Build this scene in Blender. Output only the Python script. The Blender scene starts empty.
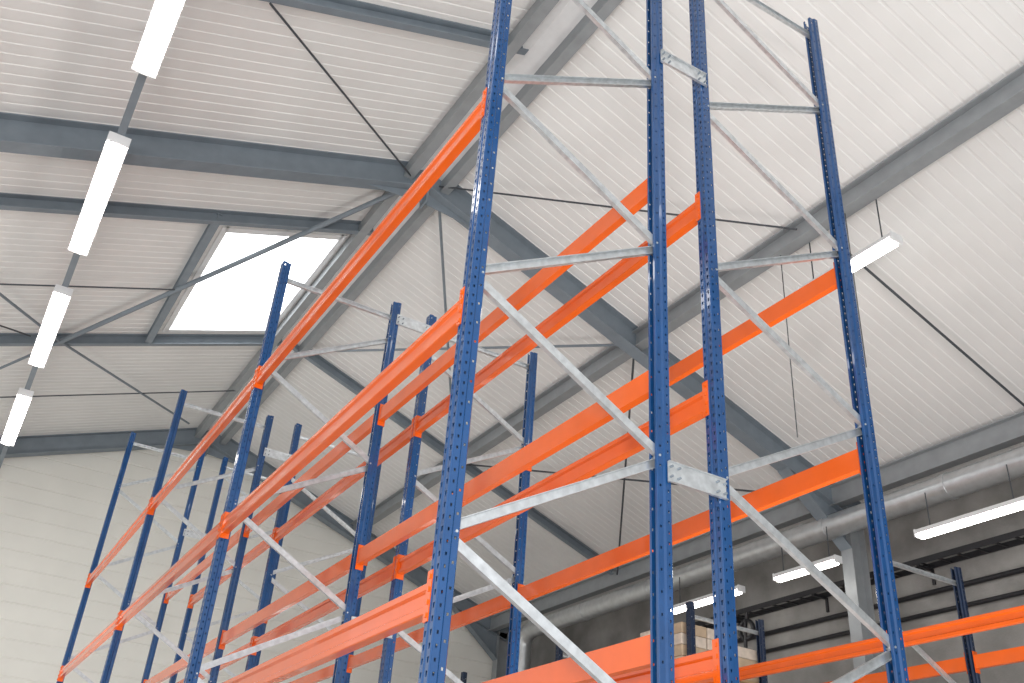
import bpy, math, random, bmesh
from mathutils import Vector, Matrix
H=1.6
scn=bpy.context.scene
col=scn.collection
scn.view_settings.view_transform='Standard'

# ---------------- materials ----------------
def mat(name,c,rough=.5,metal=0.,var=.06,scale=6.,bump=0.,bscale=80.,stretch=None,coat=0.):
    m=bpy.data.materials.new(name); m.use_nodes=True
    nt=m.node_tree; b=nt.nodes['Principled BSDF']
    tc=nt.nodes.new('ShaderNodeTexCoord')
    mp=nt.nodes.new('ShaderNodeMapping'); nt.links.new(tc.outputs['Object'],mp.inputs[0])
    if stretch: mp.inputs['Scale'].default_value=stretch
    n=nt.nodes.new('ShaderNodeTexNoise'); n.inputs['Scale'].default_value=scale; n.inputs['Detail'].default_value=5
    nt.links.new(mp.outputs[0],n.inputs['Vector'])
    r=nt.nodes.new('ShaderNodeValToRGB')
    r.color_ramp.elements[0].position=.3; r.color_ramp.elements[1].position=.7
    r.color_ramp.elements[0].color=tuple(x*(1-var) for x in c)+(1,)
    r.color_ramp.elements[1].color=tuple(min(1,x*(1+var)) for x in c)+(1,)
    nt.links.new(n.outputs[0],r.inputs[0]); nt.links.new(r.outputs[0],b.inputs['Base Color'])
    b.inputs['Roughness'].default_value=rough; b.inputs['Metallic'].default_value=metal
    b.inputs['Coat Weight'].default_value=coat
    if bump:
        n2=nt.nodes.new('ShaderNodeTexNoise'); n2.inputs['Scale'].default_value=bscale
        nt.links.new(tc.outputs['Object'],n2.inputs['Vector'])
        bp=nt.nodes.new('ShaderNodeBump'); bp.inputs['Strength'].default_value=bump; bp.inputs['Distance'].default_value=.01
        nt.links.new(n2.outputs[0],bp.inputs['Height']); nt.links.new(bp.outputs[0],b.inputs['Normal'])
    return m
def emat(name,c,s):
    m=bpy.data.materials.new(name); m.use_nodes=True
    b=m.node_tree.nodes['Principled BSDF']
    b.inputs['Base Color'].default_value=c+(1,); b.inputs['Emission Color'].default_value=c+(1,); b.inputs['Emission Strength'].default_value=s
    return m
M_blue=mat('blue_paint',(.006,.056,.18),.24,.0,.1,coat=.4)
M_blue_shaded=mat('shaded_blue_paint',(.006,.018,.05),.4,.0,.1)  # blue rack paint with the third row's shade mixed into the colour
M_orange=mat('orange_paint',(.74,.11,.004),.22,0,.05,coat=.5)
M_zinc=mat('galvanised_steel',(.66,.69,.71),.28,.75,.16,25)
M_steel=mat('grey_steel_paint',(.19,.225,.258),.5,0,.08)
M_steel2=mat('light_grey_steel',(.30,.32,.335),.45,.1,.08)
M_roof=mat('roof_sheet',(.77,.765,.755),.45,0,.03,1.5)
M_wall=mat('wall_panel_white',(.79,.78,.73),.5,0,.03,1.5)
M_conc=mat('concrete',(.24,.235,.225),.9,0,.3,1.6,.3,30)
M_floor=mat('concrete_floor',(.5,.485,.46),.6,0,.12,1.)
M_rod=mat('dark_steel',(.06,.068,.078),.5,.1)
M_black=mat('black_plastic',(.010,.010,.013),.5)
M_pipe=mat('zinc_pipe',(.55,.57,.58),.3,.7,.1,8)
M_card=mat('cardboard',(.47,.36,.25),.8,0,.15,9)
M_wrap=mat('white_wrapped_paper',(.60,.52,.44),.4,0,.14,14)
M_wood=mat('pallet_wood',(.42,.29,.16),.8,0,.2,20,stretch=(.1,1,1))
M_white=mat('white_housing',(.75,.76,.77),.4)
M_tube=emat('lit_diffuser',(1.,.96,.9),12.)
M_sky=emat('skylight_pane',(.97,.99,1.),4.)

# ---------------- helpers ----------------
def link(o,parent=None):
    col.objects.link(o)
    if parent is not None: o.parent=parent
    return o
def newmesh(name,v,f,m,smooth=False):
    me=bpy.data.meshes.new(name); me.from_pydata([tuple(x) for x in v],[],f); me.materials.append(m)
    me.update()
    bm=bmesh.new(); bm.from_mesh(me); bmesh.ops.recalc_face_normals(bm,faces=bm.faces); bm.to_mesh(me); bm.free()
    if smooth:
        for p in me.polygons: p.use_smooth=True
    return me
def geo_sweep(p0,p1,prof,up=(0,0,1)):
    p0=Vector(p0);p1=Vector(p1);d=(p1-p0).normalized();up=Vector(up)
    if abs(d.dot(up))>.999: up=Vector((1,0,0))
    s=d.cross(up).normalized();u=s.cross(d)
    v=[p+s*a+u*b for p in (p0,p1) for a,b in prof]
    n=len(prof)
    f=[(i,(i+1)%n,n+(i+1)%n,n+i) for i in range(n)]
    f+= [tuple(range(n))[::-1],tuple(range(n,2*n))]
    return v,f
def merge(*parts):
    V=[];F=[]
    for v,f in parts:
        o=len(V);V+=list(v);F+=[tuple(i+o for i in q) for q in f]
    return V,F
def gbox(x0,x1,y0,y1,z0,z1):
    v=[(x,y,z) for x in(x0,x1) for y in(y0,y1) for z in(z0,z1)]
    return v,[(0,1,3,2),(4,6,7,5),(0,4,5,1),(2,3,7,6),(0,2,6,4),(1,5,7,3)]
def obj(name,vf,m,parent=None,smooth=False,**kw):
    o=bpy.data.objects.new(name,newmesh(name,vf[0],vf[1],m,smooth)); link(o,parent)
    for k,x in kw.items(): o[k]=x
    return o
def tag(o,label,cat,group=None):
    o['label']=label;o['category']=cat
    if group:o['group']=group
    return o
def struct(o,label=None):
    o['kind']='structure'
    if label:o['label']=label
    return o
def empty(name,loc):
    e=bpy.data.objects.new(name,None); e.empty_display_size=.2; e.location=loc; col.objects.link(e); return e
def rect(w,h): return [(-w/2,-h/2),(w/2,-h/2),(w/2,h/2),(-w/2,h/2)]
def iprof(w,h,t,tw):
    return [(-w/2,-h/2),(w/2,-h/2),(w/2,-h/2+t),(tw/2,-h/2+t),(tw/2,h/2-t),(w/2,h/2-t),(w/2,h/2),(-w/2,h/2),(-w/2,h/2-t),(-tw/2,h/2-t),(-tw/2,-h/2+t),(-w/2,-h/2+t)]
def cprof(w,h,t):
    return [(-w/2,-h/2),(w/2,-h/2),(w/2,-h/2+t),(-w/2+t,-h/2+t),(-w/2+t,h/2-t),(w/2,h/2-t),(w/2,h/2),(-w/2,h/2)]
def circ(r,n=16): return [(r*math.cos(2*math.pi*i/n),r*math.sin(2*math.pi*i/n)) for i in range(n)]
def tube(path,r,N=10,org=Vector((0,0,0))):
    V=[];F=[]
    path=[Vector(p) for p in path]; s=None
    for i,p in enumerate(path):
        d=(path[min(i+1,len(path)-1)]-path[max(i-1,0)]).normalized()
        if s is None: s=d.orthogonal().normalized()
        s=(s-d*s.dot(d)).normalized(); u=s.cross(d)
        for k in range(N):
            a=2*math.pi*k/N;V.append(p-org+(s*math.cos(a)+u*math.sin(a))*r)
    for i in range(len(path)-1):
        for k in range(N): F.append((i*N+k,i*N+(k+1)%N,(i+1)*N+(k+1)%N,(i+1)*N+k))
    return V,F

# ---------------- racking ----------------
UW=.041   # half width of an upright along the row
UD=.074   # upright depth
up_cache={}
def upright_mesh(h,m):
    key=(h,m.name)
    if key in up_cache: return up_cache[key]
    V=[];F=[]
    def quad(a,b,c,d):
        o=len(V);V.extend([a,b,c,d]);F.append((o,o+1,o+2,o+3))
    def plain(pa,pb): quad((*pa,0),(*pb,0),(*pb,h),(*pa,h))
    def holes(pa,pb,pitch,hw,hh,tear=.55):
        pa=Vector(pa);pb=Vector(pb);d=(pb-pa).normalized()
        n=int(h/pitch)
        for i in range(n):
            z0=i*pitch;z1=z0+pitch;zc=(z0+z1)/2
            if i==n-1:z1=h
            c=(pa+pb)/2
            o=[(*pa,z0),(*pb,z0),(*pb,z1),(*pa,z1)]
            l=c-d*hw/2*tear;r=c+d*hw/2*tear;l2=c-d*hw/2;r2=c+d*hw/2
            q=[(*l,zc-hh/2),(*r,zc-hh/2),(*r2,zc+hh/2),(*l2,zc+hh/2)]
            for k in range(4): quad(o[k],o[(k+1)%4],q[(k+1)%4],q[k])
    w=UW
    for s in(1,-1):
        plain((.004,0),(.004,s*.006)); plain((.004,s*.006),(0,s*.010))
        holes((0,s*.010),(0,s*(w-.004)),.05,.015,.022)
        plain((0,s*(w-.004)),(.004,s*w))
        holes((.004,s*w),(.034,s*w),.05,.009,.014,.9)
        plain((.034,s*w),(.043,s*(w-.010)))
        holes((.043,s*(w-.010)),(UD-.003,s*(w-.010)),.1,.010,.012,1)
        plain((UD-.003,s*(w-.010)),(UD,s*(w-.013))); plain((UD,s*(w-.013)),(UD,s*.014))
    me=bpy.data.meshes.new('upright'); me.from_pydata(V,[],F); me.materials.append(m)
    bm=bmesh.new();bm.from_mesh(me);bmesh.ops.remove_doubles(bm,verts=bm.verts,dist=.0004);bm.to_mesh(me);bm.free()
    up_cache[key]=me; return me
brace_prof=cprof(.026,.043,.003)
def rack_frame(x0,x1,y,h,low_left,label,group,m):
    e=empty('rack_frame',((x0+x1)/2,y,0))
    cx=(x0+x1)/2
    me=upright_mesh(h,m)
    for xx,rot in ((x0,0),(x1,math.pi)):
        o=bpy.data.objects.new('upright',me); link(o,e); o.location=(xx-cx,0,0); o.rotation_euler=(0,0,rot)
        md=o.modifiers.new('s','SOLIDIFY'); md.thickness=.0025; md.offset=0
        px=xx-cx+(.04 if rot==0 else -.04)
        obj('foot_plate',gbox(px-.07,px+.07,-.06,.06,0,.006),m,e)
    zs=[];z=.39
    while z<h-.12: zs.append(z); z+=.622
    xl=x0-cx+.06; xr=x1-cx-.06
    def side(k): return xl if (k%2==0)==low_left else xr
    def brace(pa,pb):
        d=(Vector(pb)-Vector(pa)).normalized()
        obj('brace',geo_sweep(Vector(pa)-d*.015,Vector(pb)+d*.015,brace_prof),M_zinc,e)
    for k in range(len(zs)-1):
        brace((side(k),0,zs[k]+.03),(side(k+1),0,zs[k+1]-.03))
    brace((xl,0,h-.16),(xr,0,h-.16))
    brace((xl,0,.2),(xr,0,.2))
    obj('bolt',merge(*[geo_sweep((side(k),-.036,zs[k]),(side(k),.036,zs[k]),circ(.006,8)) for k in range(len(zs))]),M_zinc,e)['kind']='stuff'
    tag(e,label,'rack frame',group)
    return e
bprof=[(-.024,-.062),(.022,-.062),(.026,-.058),(.026,-.034),(.013,-.024),(.013,.024),(.026,.034),(.026,.058),(.022,.062),(-.024,.062)]
beam_cache={}
def rack_beam(xf,s,ya,yb,z,label,group):
    L=yb-ya
    key=(round(L,3),s)
    if key not in beam_cache:
        a=L/2-UW-.008
        body=newmesh('beam_body',*geo_sweep((0,-a,0),(0,a,0),[(s*p,q) for p,q in bprof]),M_orange)
        cons=[]
        for e in(-1,1):
            yy=e*(L/2-UW-.003); fx=s*.031
            pl=gbox(-.03,.034,min(yy,yy-e*.005),max(yy,yy-e*.005),-.10,.10)
            fl=gbox(min(fx,fx+s*.004),max(fx,fx+s*.004),min(yy-e*.005,yy+e*.036),max(yy-e*.005,yy+e*.036),-.10,.10)
            hk=[gbox(min(fx+s*.003,fx+s*.009),max(fx+s*.003,fx+s*.009),yy+e*.02-.005,yy+e*.02+.005,q-.009,q+.009) for q in(-.075,-.025,.025,.075)]
            cons.append(newmesh('beam_connector',*merge(pl,fl,*hk),M_orange))
        beam_cache[key]=(body,cons)
    body,cons=beam_cache[key]
    e=empty('rack_beam',(xf-s*.029,(ya+yb)/2,z))
    link(bpy.data.objects.new('beam_body',body),e)
    for c in cons: link(bpy.data.objects.new('beam_connector',c),e)
    tag(e,label,'rack beam',group)
    return e

YS=[3.3,7.1,10.85,14.6]
HS=[7.5,6.36,6.66,7.5]
ROW1=(1.562,2.705); ROW2=(3.003,4.197)
LEV=[2.62,3.94,5.20]
for (x0,x1),ll in((ROW1,True),(ROW2,False)):
    for i,(y,h) in enumerate(zip(YS,HS)):
        end=i in(0,3)
        rack_frame(x0,x1,y,h,ll,
          'tall blue rack frame with galvanised zigzag bracing at row end' if end else 'shorter blue rack frame with galvanised zigzag bracing between two bays',
          'blue rack frames of the back-to-back rows',M_blue)
    for i in range(3):
        for z in LEV:
            for xf,s in((x0,-1),(x1,1)):
                rack_beam(xf,s,YS[i],YS[i+1],z,'orange steel pallet rack beam hooked on blue uprights','orange beams of the back-to-back rows')
for y,h in zip(YS,HS):
    for z in(3.42,6.17):
        if z>h-.1: continue
        xa=ROW1[1]-.03; xb=ROW2[0]+.03
        V,F=geo_sweep((xa,0,0),(xb,0,0),[(-.004,-.052),(.012,-.052),(.012,-.049),(-.001,-.049),(-.001,.049),(.012,.049),(.012,.052),(-.004,.052)])
        yo=-UW-.014
        V=[(p[0],p[1]+yo,p[2]) for p in V]
        o=obj('row_spacer',(V,F),M_zinc); o.location=(0,y,z)
        tag(o,'galvanised spacer plate joining two back-to-back rack frames','row spacer','row spacers')
        bo=obj('bolt',merge(*[geo_sweep((a,yo-.018,b),(a,yo+.0,b),circ(.006,8)) for a in(xa+.015,xa+.06,xb-.06,xb-.015) for b in(-.025,.025)]),M_steel,o)
        bo['kind']='stuff'
# third row
ROW3=(7.35,8.5); Y3=[3.1,5.85,8.6,11.35,14.1]
for y in Y3:
    rack_frame(ROW3[0],ROW3[1],y,4.85,True,'low shade-darkened blue pallet rack frame beside the concrete wall','blue rack frames beside the wall',M_blue_shaded)
for i in range(4):
    for xf,s in((ROW3[0],-1),(ROW3[1],1)):
        rack_beam(xf,s,Y3[i],Y3[i+1],3.93,'orange steel beam carrying wrapped goods beside the wall' if i==2 else 'empty orange steel beam beside the wall','orange beams beside the wall')

random.seed(3)
def pallet(x,y,z):
    e=empty('pallet',(x,y,z))
    tb=[gbox(-.6,.6,-.4+k*.14,-.3+k*.14,.12,.142) for k in range(6)]
    tb+=[gbox(q-.05,q+.05,-.4,.4,.098,.12) for q in(-.55,0,.55)]
    obj('deck',merge(*tb),M_wood,e)
    bl=[gbox(q-.07,q+.07,a-.05,a+.05,.022,.098) for a in(-.35,0,.35) for q in(-.53,0,.53)]
    bl+=[gbox(-.6,.6,a-.05,a+.05,0,.022) for a in(-.35,0,.35)]
    obj('block_base',merge(*bl),M_wood,e)
    tag(e,'wooden pallet loaded with cartons on orange beams','pallet','loaded pallets'); return e
PZ=3.993
def cartons(py,layers):
    hh=.125
    for a in range(3):
        for b in range(2):
            for c in range(layers(a,b)):
                m=M_card if random.random()<.45 else M_wrap
                g=merge(gbox(-.19,.19,-.19,.19,0,hh),gbox(-.191,.191,-.025,.025,hh-.03,hh+.001))
                o=bpy.data.objects.new('carton',newmesh('carton',*g,m));link(o)
                o.location=(7.925+(a-1)*.395+random.uniform(-.006,.006),py+(b-.5)*.395,PZ+.143+c*(hh+.003))
                md=o.modifiers.new('b','BEVEL');md.width=.01;md.segments=2
                tag(o,('brown cardboard carton' if m is M_card else 'carton wrapped in pale film')+' stacked on a wooden pallet','carton','stacked cartons')
pallet(7.925,9.1,PZ); cartons(9.1,lambda a,b:4 if not(a==2 and b==0) else 3)
pallet(7.925,10.05,PZ); cartons(10.05,lambda a,b:3)

# ---------------- roof ----------------
XR=3.54; ZR=8.2+H; SL=.365; XE0=-4.1; XE1=11.4; YW=19.1; YB=-7.
def zr(x): return ZR-SL*abs(x-XR)
PER=.15
def roof(name,x0,x1,hole=None):
    V=[];F=[];pr=[(0,0),(.113,0),(.121,.0075),(.141,.0075)]
    n=int((YW-YB)/PER)
    xs=sorted(set([x0,x1]+([hole[0],hole[1]] if hole else [])))
    ys=[]
    for i in range(n+1):
        for a,b in pr: ys.append((YB+i*PER+a,b))
    for x in xs:
        for y,b in ys: V.append((x,y,zr(x)+b))
    m=len(ys)
    for j in range(len(xs)-1):
        for k in range(m-1):
            if hole and xs[j]>=hole[0]-1e-6 and xs[j+1]<=hole[1]+1e-6 and hole[2]<ys[k][0] and ys[k+1][0]<hole[3]: continue
            F.append((j*m+k,(j+1)*m+k,(j+1)*m+k+1,j*m+k+1))
    o=obj(name,(V,F),M_roof); struct(o,'white ribbed steel sheet roof underside'); return o
HX0,HX1,HY0,HY1=1.57,3.13,10.9,14.0
roof('ceiling',XE0,XR,(HX0,HX1,HY0-.02,HY1+.02))
roof('ceiling',XR,XE1)
def slab(x0,x1,y0,y1,dz0,dz1):
    v=[(x,y,zr(x)+d) for x in(x0,x1) for y in(y0,y1) for d in(dz0,dz1)]
    return v,gbox(0,1,0,1,0,1)[1]
e=empty('window_1',((HX0+HX1)/2,(HY0+HY1)/2,zr((HX0+HX1)/2)));struct(e,'bright roof skylight with white curb')
def child(name,vf,m,e,smooth=False):
    vf=([Vector(p)-e.location for p in vf[0]],vf[1]); return obj(name,vf,m,e,smooth)
child('curb',merge(slab(HX0-.05,HX0+.03,HY0-.1,HY1+.1,-.03,.3),slab(HX1-.03,HX1+.05,HY0-.1,HY1+.1,-.03,.3),slab(HX0,HX1,HY0-.1,HY0,-.03,.3),slab(HX0,HX1,HY1,HY1+.1,-.03,.3)),M_white,e)
child('pane',slab(HX0-.04,HX1+.04,HY0-.09,HY1+.09,.26,.28),M_sky,e)

tn=[0]
def trim(vf,m,label,smooth=False):
    tn[0]+=1
    o=obj('trim_%d'%tn[0],vf,m,None,smooth); struct(o,label); return o
def slope(x0,x1,y,prof,h,m,label,drop=0.):
    c=math.sqrt(1+SL*SL)
    dz=-(h/2+drop)*c
    return trim(geo_sweep((x0,y,zr(x0)+dz),(x1,y,zr(x1)+dz),prof,(0,0,1)),m,label)
def tri(pts,y,t):
    n=len(pts)
    v=[(a,y-t,b) for a,b in pts]+[(a,y+t,b) for a,b in pts]
    return v,[tuple(range(n)),tuple(range(n,2*n))[::-1]]+[(i,(i+1)%n,n+(i+1)%n,n+i) for i in range(n)]
for y in(-1.,9.,18.9):
    slope(XE0,XR,y,iprof(.2,.34,.014,.01),.34,M_steel,'grey painted steel portal rafter',.003)
    slope(XR,10.9,y,iprof(.2,.34,.014,.01),.34,M_steel,'grey painted steel portal rafter',.003)
    z=zr(XR)
    trim(tri([(XR-.8,z-.65),(XR,z-.40),(XR+.8,z-.65),(XR,z-.58)],y,.006),M_steel,'grey steel ridge gusset plate')
    trim(merge(gbox(XR-.012,XR+.012,y-.1,y+.1,z-.6,z-.02)),M_steel,'grey steel ridge joint plate')
    trim(geo_sweep((10.78,y,0),(10.78,y,zr(10.78)-.2),iprof(.2,.3,.014,.01),(1,0,0)),M_steel2,'light grey steel portal column')
    zb=zr(10.63)-.36
    trim(tri([(9.5,zr(9.5)-.36),(10.63,zb),(10.63,zb-.5)],y,.008),M_steel,'grey steel haunch plate')
    trim(geo_sweep((9.5,y,zr(9.5)-.37),(10.63,y,zb-.51),rect(.2,.014)),M_steel,'grey steel haunch flange')
for y in(6.46,10.45,14.25):
    slope(XE0,XR-.1,y,cprof(.09,.17,.012),.17,M_steel,'grey steel secondary roof beam',.003)
slope(XR+.1,10.4,14.25,cprof(.09,.17,.012),.17,M_steel,'grey steel secondary roof beam',.003)
def longbeam(x,y0,y1,w,h,m,label,drop=.004,prof=None):
    z=zr(x)-h/2-drop-SL*w/2
    return trim(geo_sweep((x,y0,z),(x,y1,z),prof or iprof(w,h,.012,.01)),m,label)
longbeam(1.38,10.45,14.25,.1,.15,M_steel,'grey steel skylight trimmer')
for x in(XR-.26,XR+.26):
    longbeam(x,YB,YW,.12,.18,M_steel2,'light grey steel ridge purlin',.004,cprof(.12,.18,.012))
trim(geo_sweep((XR,YB,ZR-.03),(XR,YW,ZR-.03),[(-.3,-.125),(0,-.015),(.3,-.125),(.3,-.115),(0,-.005),(-.3,-.115)]),M_white,'pale ridge flashing strip')
longbeam(6.9,YB,YW,.16,.26,M_steel2,'light grey steel longitudinal roof beam')
trim(geo_sweep((7.06,YB,zr(7.06)-.09),(7.06,YW,zr(7.06)-.09),circ(.04,12)),M_pipe,'zinc conduit along the roof beam',True)
trim(geo_sweep((10.45,YB,zr(10.45)-.2),(10.45,YW,zr(10.45)-.2),iprof(.16,.3,.014,.012)),M_steel2,'light grey steel eave beam')
def rod(a,b,r,m=M_rod,label='thin dark steel roof tie rod',dr=.2):
    pa=(a[0],a[1],zr(a[0])-dr);pb=(b[0],b[1],zr(b[0])-dr)
    return trim(geo_sweep(pa,pb,circ(r,8)),m,label)
TB='grey steel roof bracing tube'
rod((.79,6.5),(3.3,8.95),.012)
rod((.2,14.1),(3.3,9.3),.035,M_steel,TB)
rod((.2,14.1),(2.9,18.0),.02,M_steel,TB)
rod((-2.5,9.5),(.2,14.1),.02,M_steel,TB)
rod((-2.5,18.2),(.2,14.1),.02,M_steel,TB)
rod((-3.5,12.3),(1.38,12.3),.012)
rod((-3.5,11.),(-.2,13.9),.012)
rod((-3.5,16.3),(3.3,16.3),.012)
rod((6.98,5.75),(10.38,5.75),.016)
rod((3.7,8.95),(6.82,5.95),.012)
rod((6.98,9.15),(10.38,14.1),.016)
rod((3.8,14.1),(6.82,9.15),.02,M_steel,TB)
rod((3.8,9.15),(6.82,14.1),.02,M_steel,TB)
rod((6.98,14.1),(10.38,9.15),.016)

# ---------------- walls ----------------
def gable(name,y):
    V=[];F=[];z=0;rows=[]
    while z<ZR:
        for a,b in((0,0),(.27,0),(.28,.012),(.295,.012)):
            if z+a<ZR-.02: rows.append((z+a,b))
        z+=.3
    rows.append((ZR-.01,0))
    for zz,b in rows:
        hw=(ZR-zz)/SL
        V.append((max(XE0,XR-hw),y+b,zz));V.append((min(XE1,XR+hw),y+b,zz))
    for i in range(len(rows)-1): F.append((2*i,2*i+1,2*i+3,2*i+2))
    o=obj(name,(V,F),M_wall);struct(o,'white horizontally ribbed sheet gable wall')
gable('wall_back',YW)
o=obj('wall_right',gbox(XE1,XE1+.2,YB,YW,0,zr(XE1)),M_conc);struct(o,'rough grey concrete side wall')
o=obj('floor',gbox(-12,XE1,-12,YW,-.2,0),M_floor);struct(o,'smooth grey concrete floor')

# right wall services
PX,PZZ=10.34,6.60
pe=empty('eave_pipe',(PX,17.2,0))
path=[Vector((PX,YB,PZZ)),Vector((PX,16.9,PZZ))]
R=.35
for k in range(1,9):
    a=k/8*math.pi/2; path.append(Vector((PX,16.9+R*math.sin(a),PZZ-R*(1-math.cos(a)))))
path.append(Vector((PX,17.25,0.0)))
obj('pipe',tube(path,.165,24,pe.location),M_pipe,pe,True)
for yy in[-5+2*k for k in range(11)]:
    child('collar',geo_sweep((PX,yy,PZZ),(PX,yy+.06,PZZ),circ(.175,24)),M_pipe,pe)
tag(pe,'large galvanised drain pipe running under the eave','pipe')
# dark cable tray with rungs on brackets
te=empty('cable_tray',(XE1-.16,6,6.08))
child('side_rail',geo_sweep((XE1-.30,YB,6.08),(XE1-.30,YW-.2,6.08),rect(.012,.08)),M_black,te)
child('side_rail',geo_sweep((XE1-.03,YB,6.08),(XE1-.03,YW-.2,6.08),rect(.012,.08)),M_black,te)
for k in range(60):
    yy=2.+k*.28
    child('rung',gbox(XE1-.295,XE1-.035,yy,yy+.03,6.045,6.06),M_black,te)
for k in range(9):
    yy=2.5+k*1.9
    child('bracket',merge(gbox(XE1-.31,XE1-.002,yy,yy+.04,6.01,6.039),gbox(XE1-.03,XE1-.002,yy,yy+.04,5.82,6.01)),M_black,te)
tag(te,'dark ladder cable tray bracketed along the concrete wall','cable tray')
for z,r in((5.72,.035),(5.45,.03)):
    o=obj('conduit',geo_sweep((XE1-r-.004,YB,z),(XE1-r-.004,YW-.2,z),circ(r,10)),M_black,None,True)
    tag(o,'dark cable conduit fixed along the concrete wall','conduit','wall conduits')
cz=5.72; cy=11.45; cx=XE1-.40
loop=[(cx,cy,6.0)]
for k in range(49):
    a=k/48*2*math.pi*3
    loop.append((cx-.01*(k/16),cy+.15*math.sin(a),cz+.15*math.cos(a)))
loop+= [(cx-.03,cy+.03,cz-.25),(cx-.02,cy+.05,4.6),(cx-.02,cy+.05,.0)]
o=obj('coiled_cable',tube(loop,.03,8),M_black,None,True); tag(o,'coiled black cable hanging beside the wall cable tray','cable')

# ---------------- lights ----------------
def fixture(x,y0,y1,z,w,label,group,wire=None):
    L=y1-y0
    e=empty('light_fixture',(x,(y0+y1)/2,z))
    hp=[(-w/2,0),(-w*.36,.05),(w*.36,.05),(w/2,0),(w/2,-.012),(-w/2,-.012)]
    obj('housing',geo_sweep((0,-L/2,0),(0,L/2,0),hp),M_white,e)
    dp=[(-w*.46,-.012),(-w*.4,-.05),(-w*.2,-.07),(w*.2,-.07),(w*.4,-.05),(w*.46,-.012)]
    obj('diffuser',geo_sweep((0,-L/2+.03,0),(0,L/2-.03,0),dp),M_tube,e)
    for q in(-1,1):
        ya,yb=sorted((q*L/2,q*(L/2+.02)))
        obj('end_cap',gbox(-w/2,w/2,ya,yb,-.05,.05),M_white,e)
        if wire: obj('suspension_wire',geo_sweep((0,q*L*.38,.05),(0,q*L*.38,wire),circ(.008,6)),M_rod,e)
    tag(e,label,'ceiling light',group)
ZL=5.9+H
for a,b in((1.5,3.6),(4.66,6.76),(7.82,9.92),(10.94,13.08),(14.2,16.3)):
    fixture(0,a,b,ZL,.2,'lit white strip light on a grey suspended rail','strip lights on the suspended rail')
re_=empty('light_rail',(0,6,ZL+.09))
child('rail',geo_sweep((0,-2,ZL+.09),(0,18.8,ZL+.09),rect(.07,.07)),M_steel,re_)
for yy in(2.2,7.3,10.4,13.6,16.8):
    child('hanger',geo_sweep((0,yy,ZL+.12),(0,yy,zr(0)-.03),rect(.05,.05)),M_steel,re_)
tag(re_,'long grey suspended rail carrying strip lights','light rail')
fixture(7.0,4.87,6.1,6.1+H,.17,'lit strip light hanging from the roof beam on wires','strip lights under the roof beam',zr(7)-.2-6.1-H)
for a,b in((5.9,7.4),(8.72,9.85),(10.6,12.2)):
    fixture(10.1,a,b,4.41+H,.14,'lit strip light along the concrete wall','strip lights along the wall',.5)
for yy,l in((5.35,1.9),(6.3,2.3)):
    o=obj('hanging_wire',geo_sweep((6.9,yy,zr(6.9)-.29-l),(6.9,yy,zr(6.9)-.29),circ(.006,6)),M_rod)
    tag(o,'thin dark wire hanging from the roof beam','wire','hanging wires')

# ---------------- light ----------------
w=bpy.data.worlds.new('w');scn.world=w;w.use_nodes=True
w.node_tree.nodes['Background'].inputs[0].default_value=(.97,.98,1,1);w.node_tree.nodes['Background'].inputs[1].default_value=1.08
def area(loc,tgt,size,p,c=(1,1,1)):
    l=bpy.data.lights.new('lamp','AREA');l.energy=p;l.size=size;l.color=c
    o=bpy.data.objects.new('flash_or_fill_lamp',l);col.objects.link(o);o.location=loc
    o.rotation_euler=(Vector(tgt)-Vector(loc)).to_track_quat('-Z','Y').to_euler()
area((-.6,-.5,1.9),(3.4,5,5.2),.35,150,(1,.98,.95))
area((-2,-4,1.0),(7,5,9.),3.,540)  # added fill from low behind the camera, lifts the right roof slope
area((6.0,4,.8),(0,10,8.),3.,290,(1,.97,.93))  # added fill near the floor, brightens the left roof slope
area((0,11,.6),(1,19,5.),3.,200,(1,.98,.93))  # added fill aimed at the gable wall, no fitting there

# ---------------- camera ----------------
f=960.
Zc=Vector((126,1611.5,-960)).normalized()
Yc=Vector((-660,-523.5,-960)); Yc=(Yc-Zc*Yc.dot(Zc)).normalized()
Xc=Yc.cross(Zc)
cam=bpy.data.cameras.new('cam');cam.lens=36*f/1024;cam.sensor_width=36;cam.clip_start=.05
co=bpy.data.objects.new('camera',cam);col.objects.link(co)
co.matrix_world=Matrix.Translation((0,0,H))@Matrix((Xc,Yc,Zc)).to_4x4()
scn.camera=co
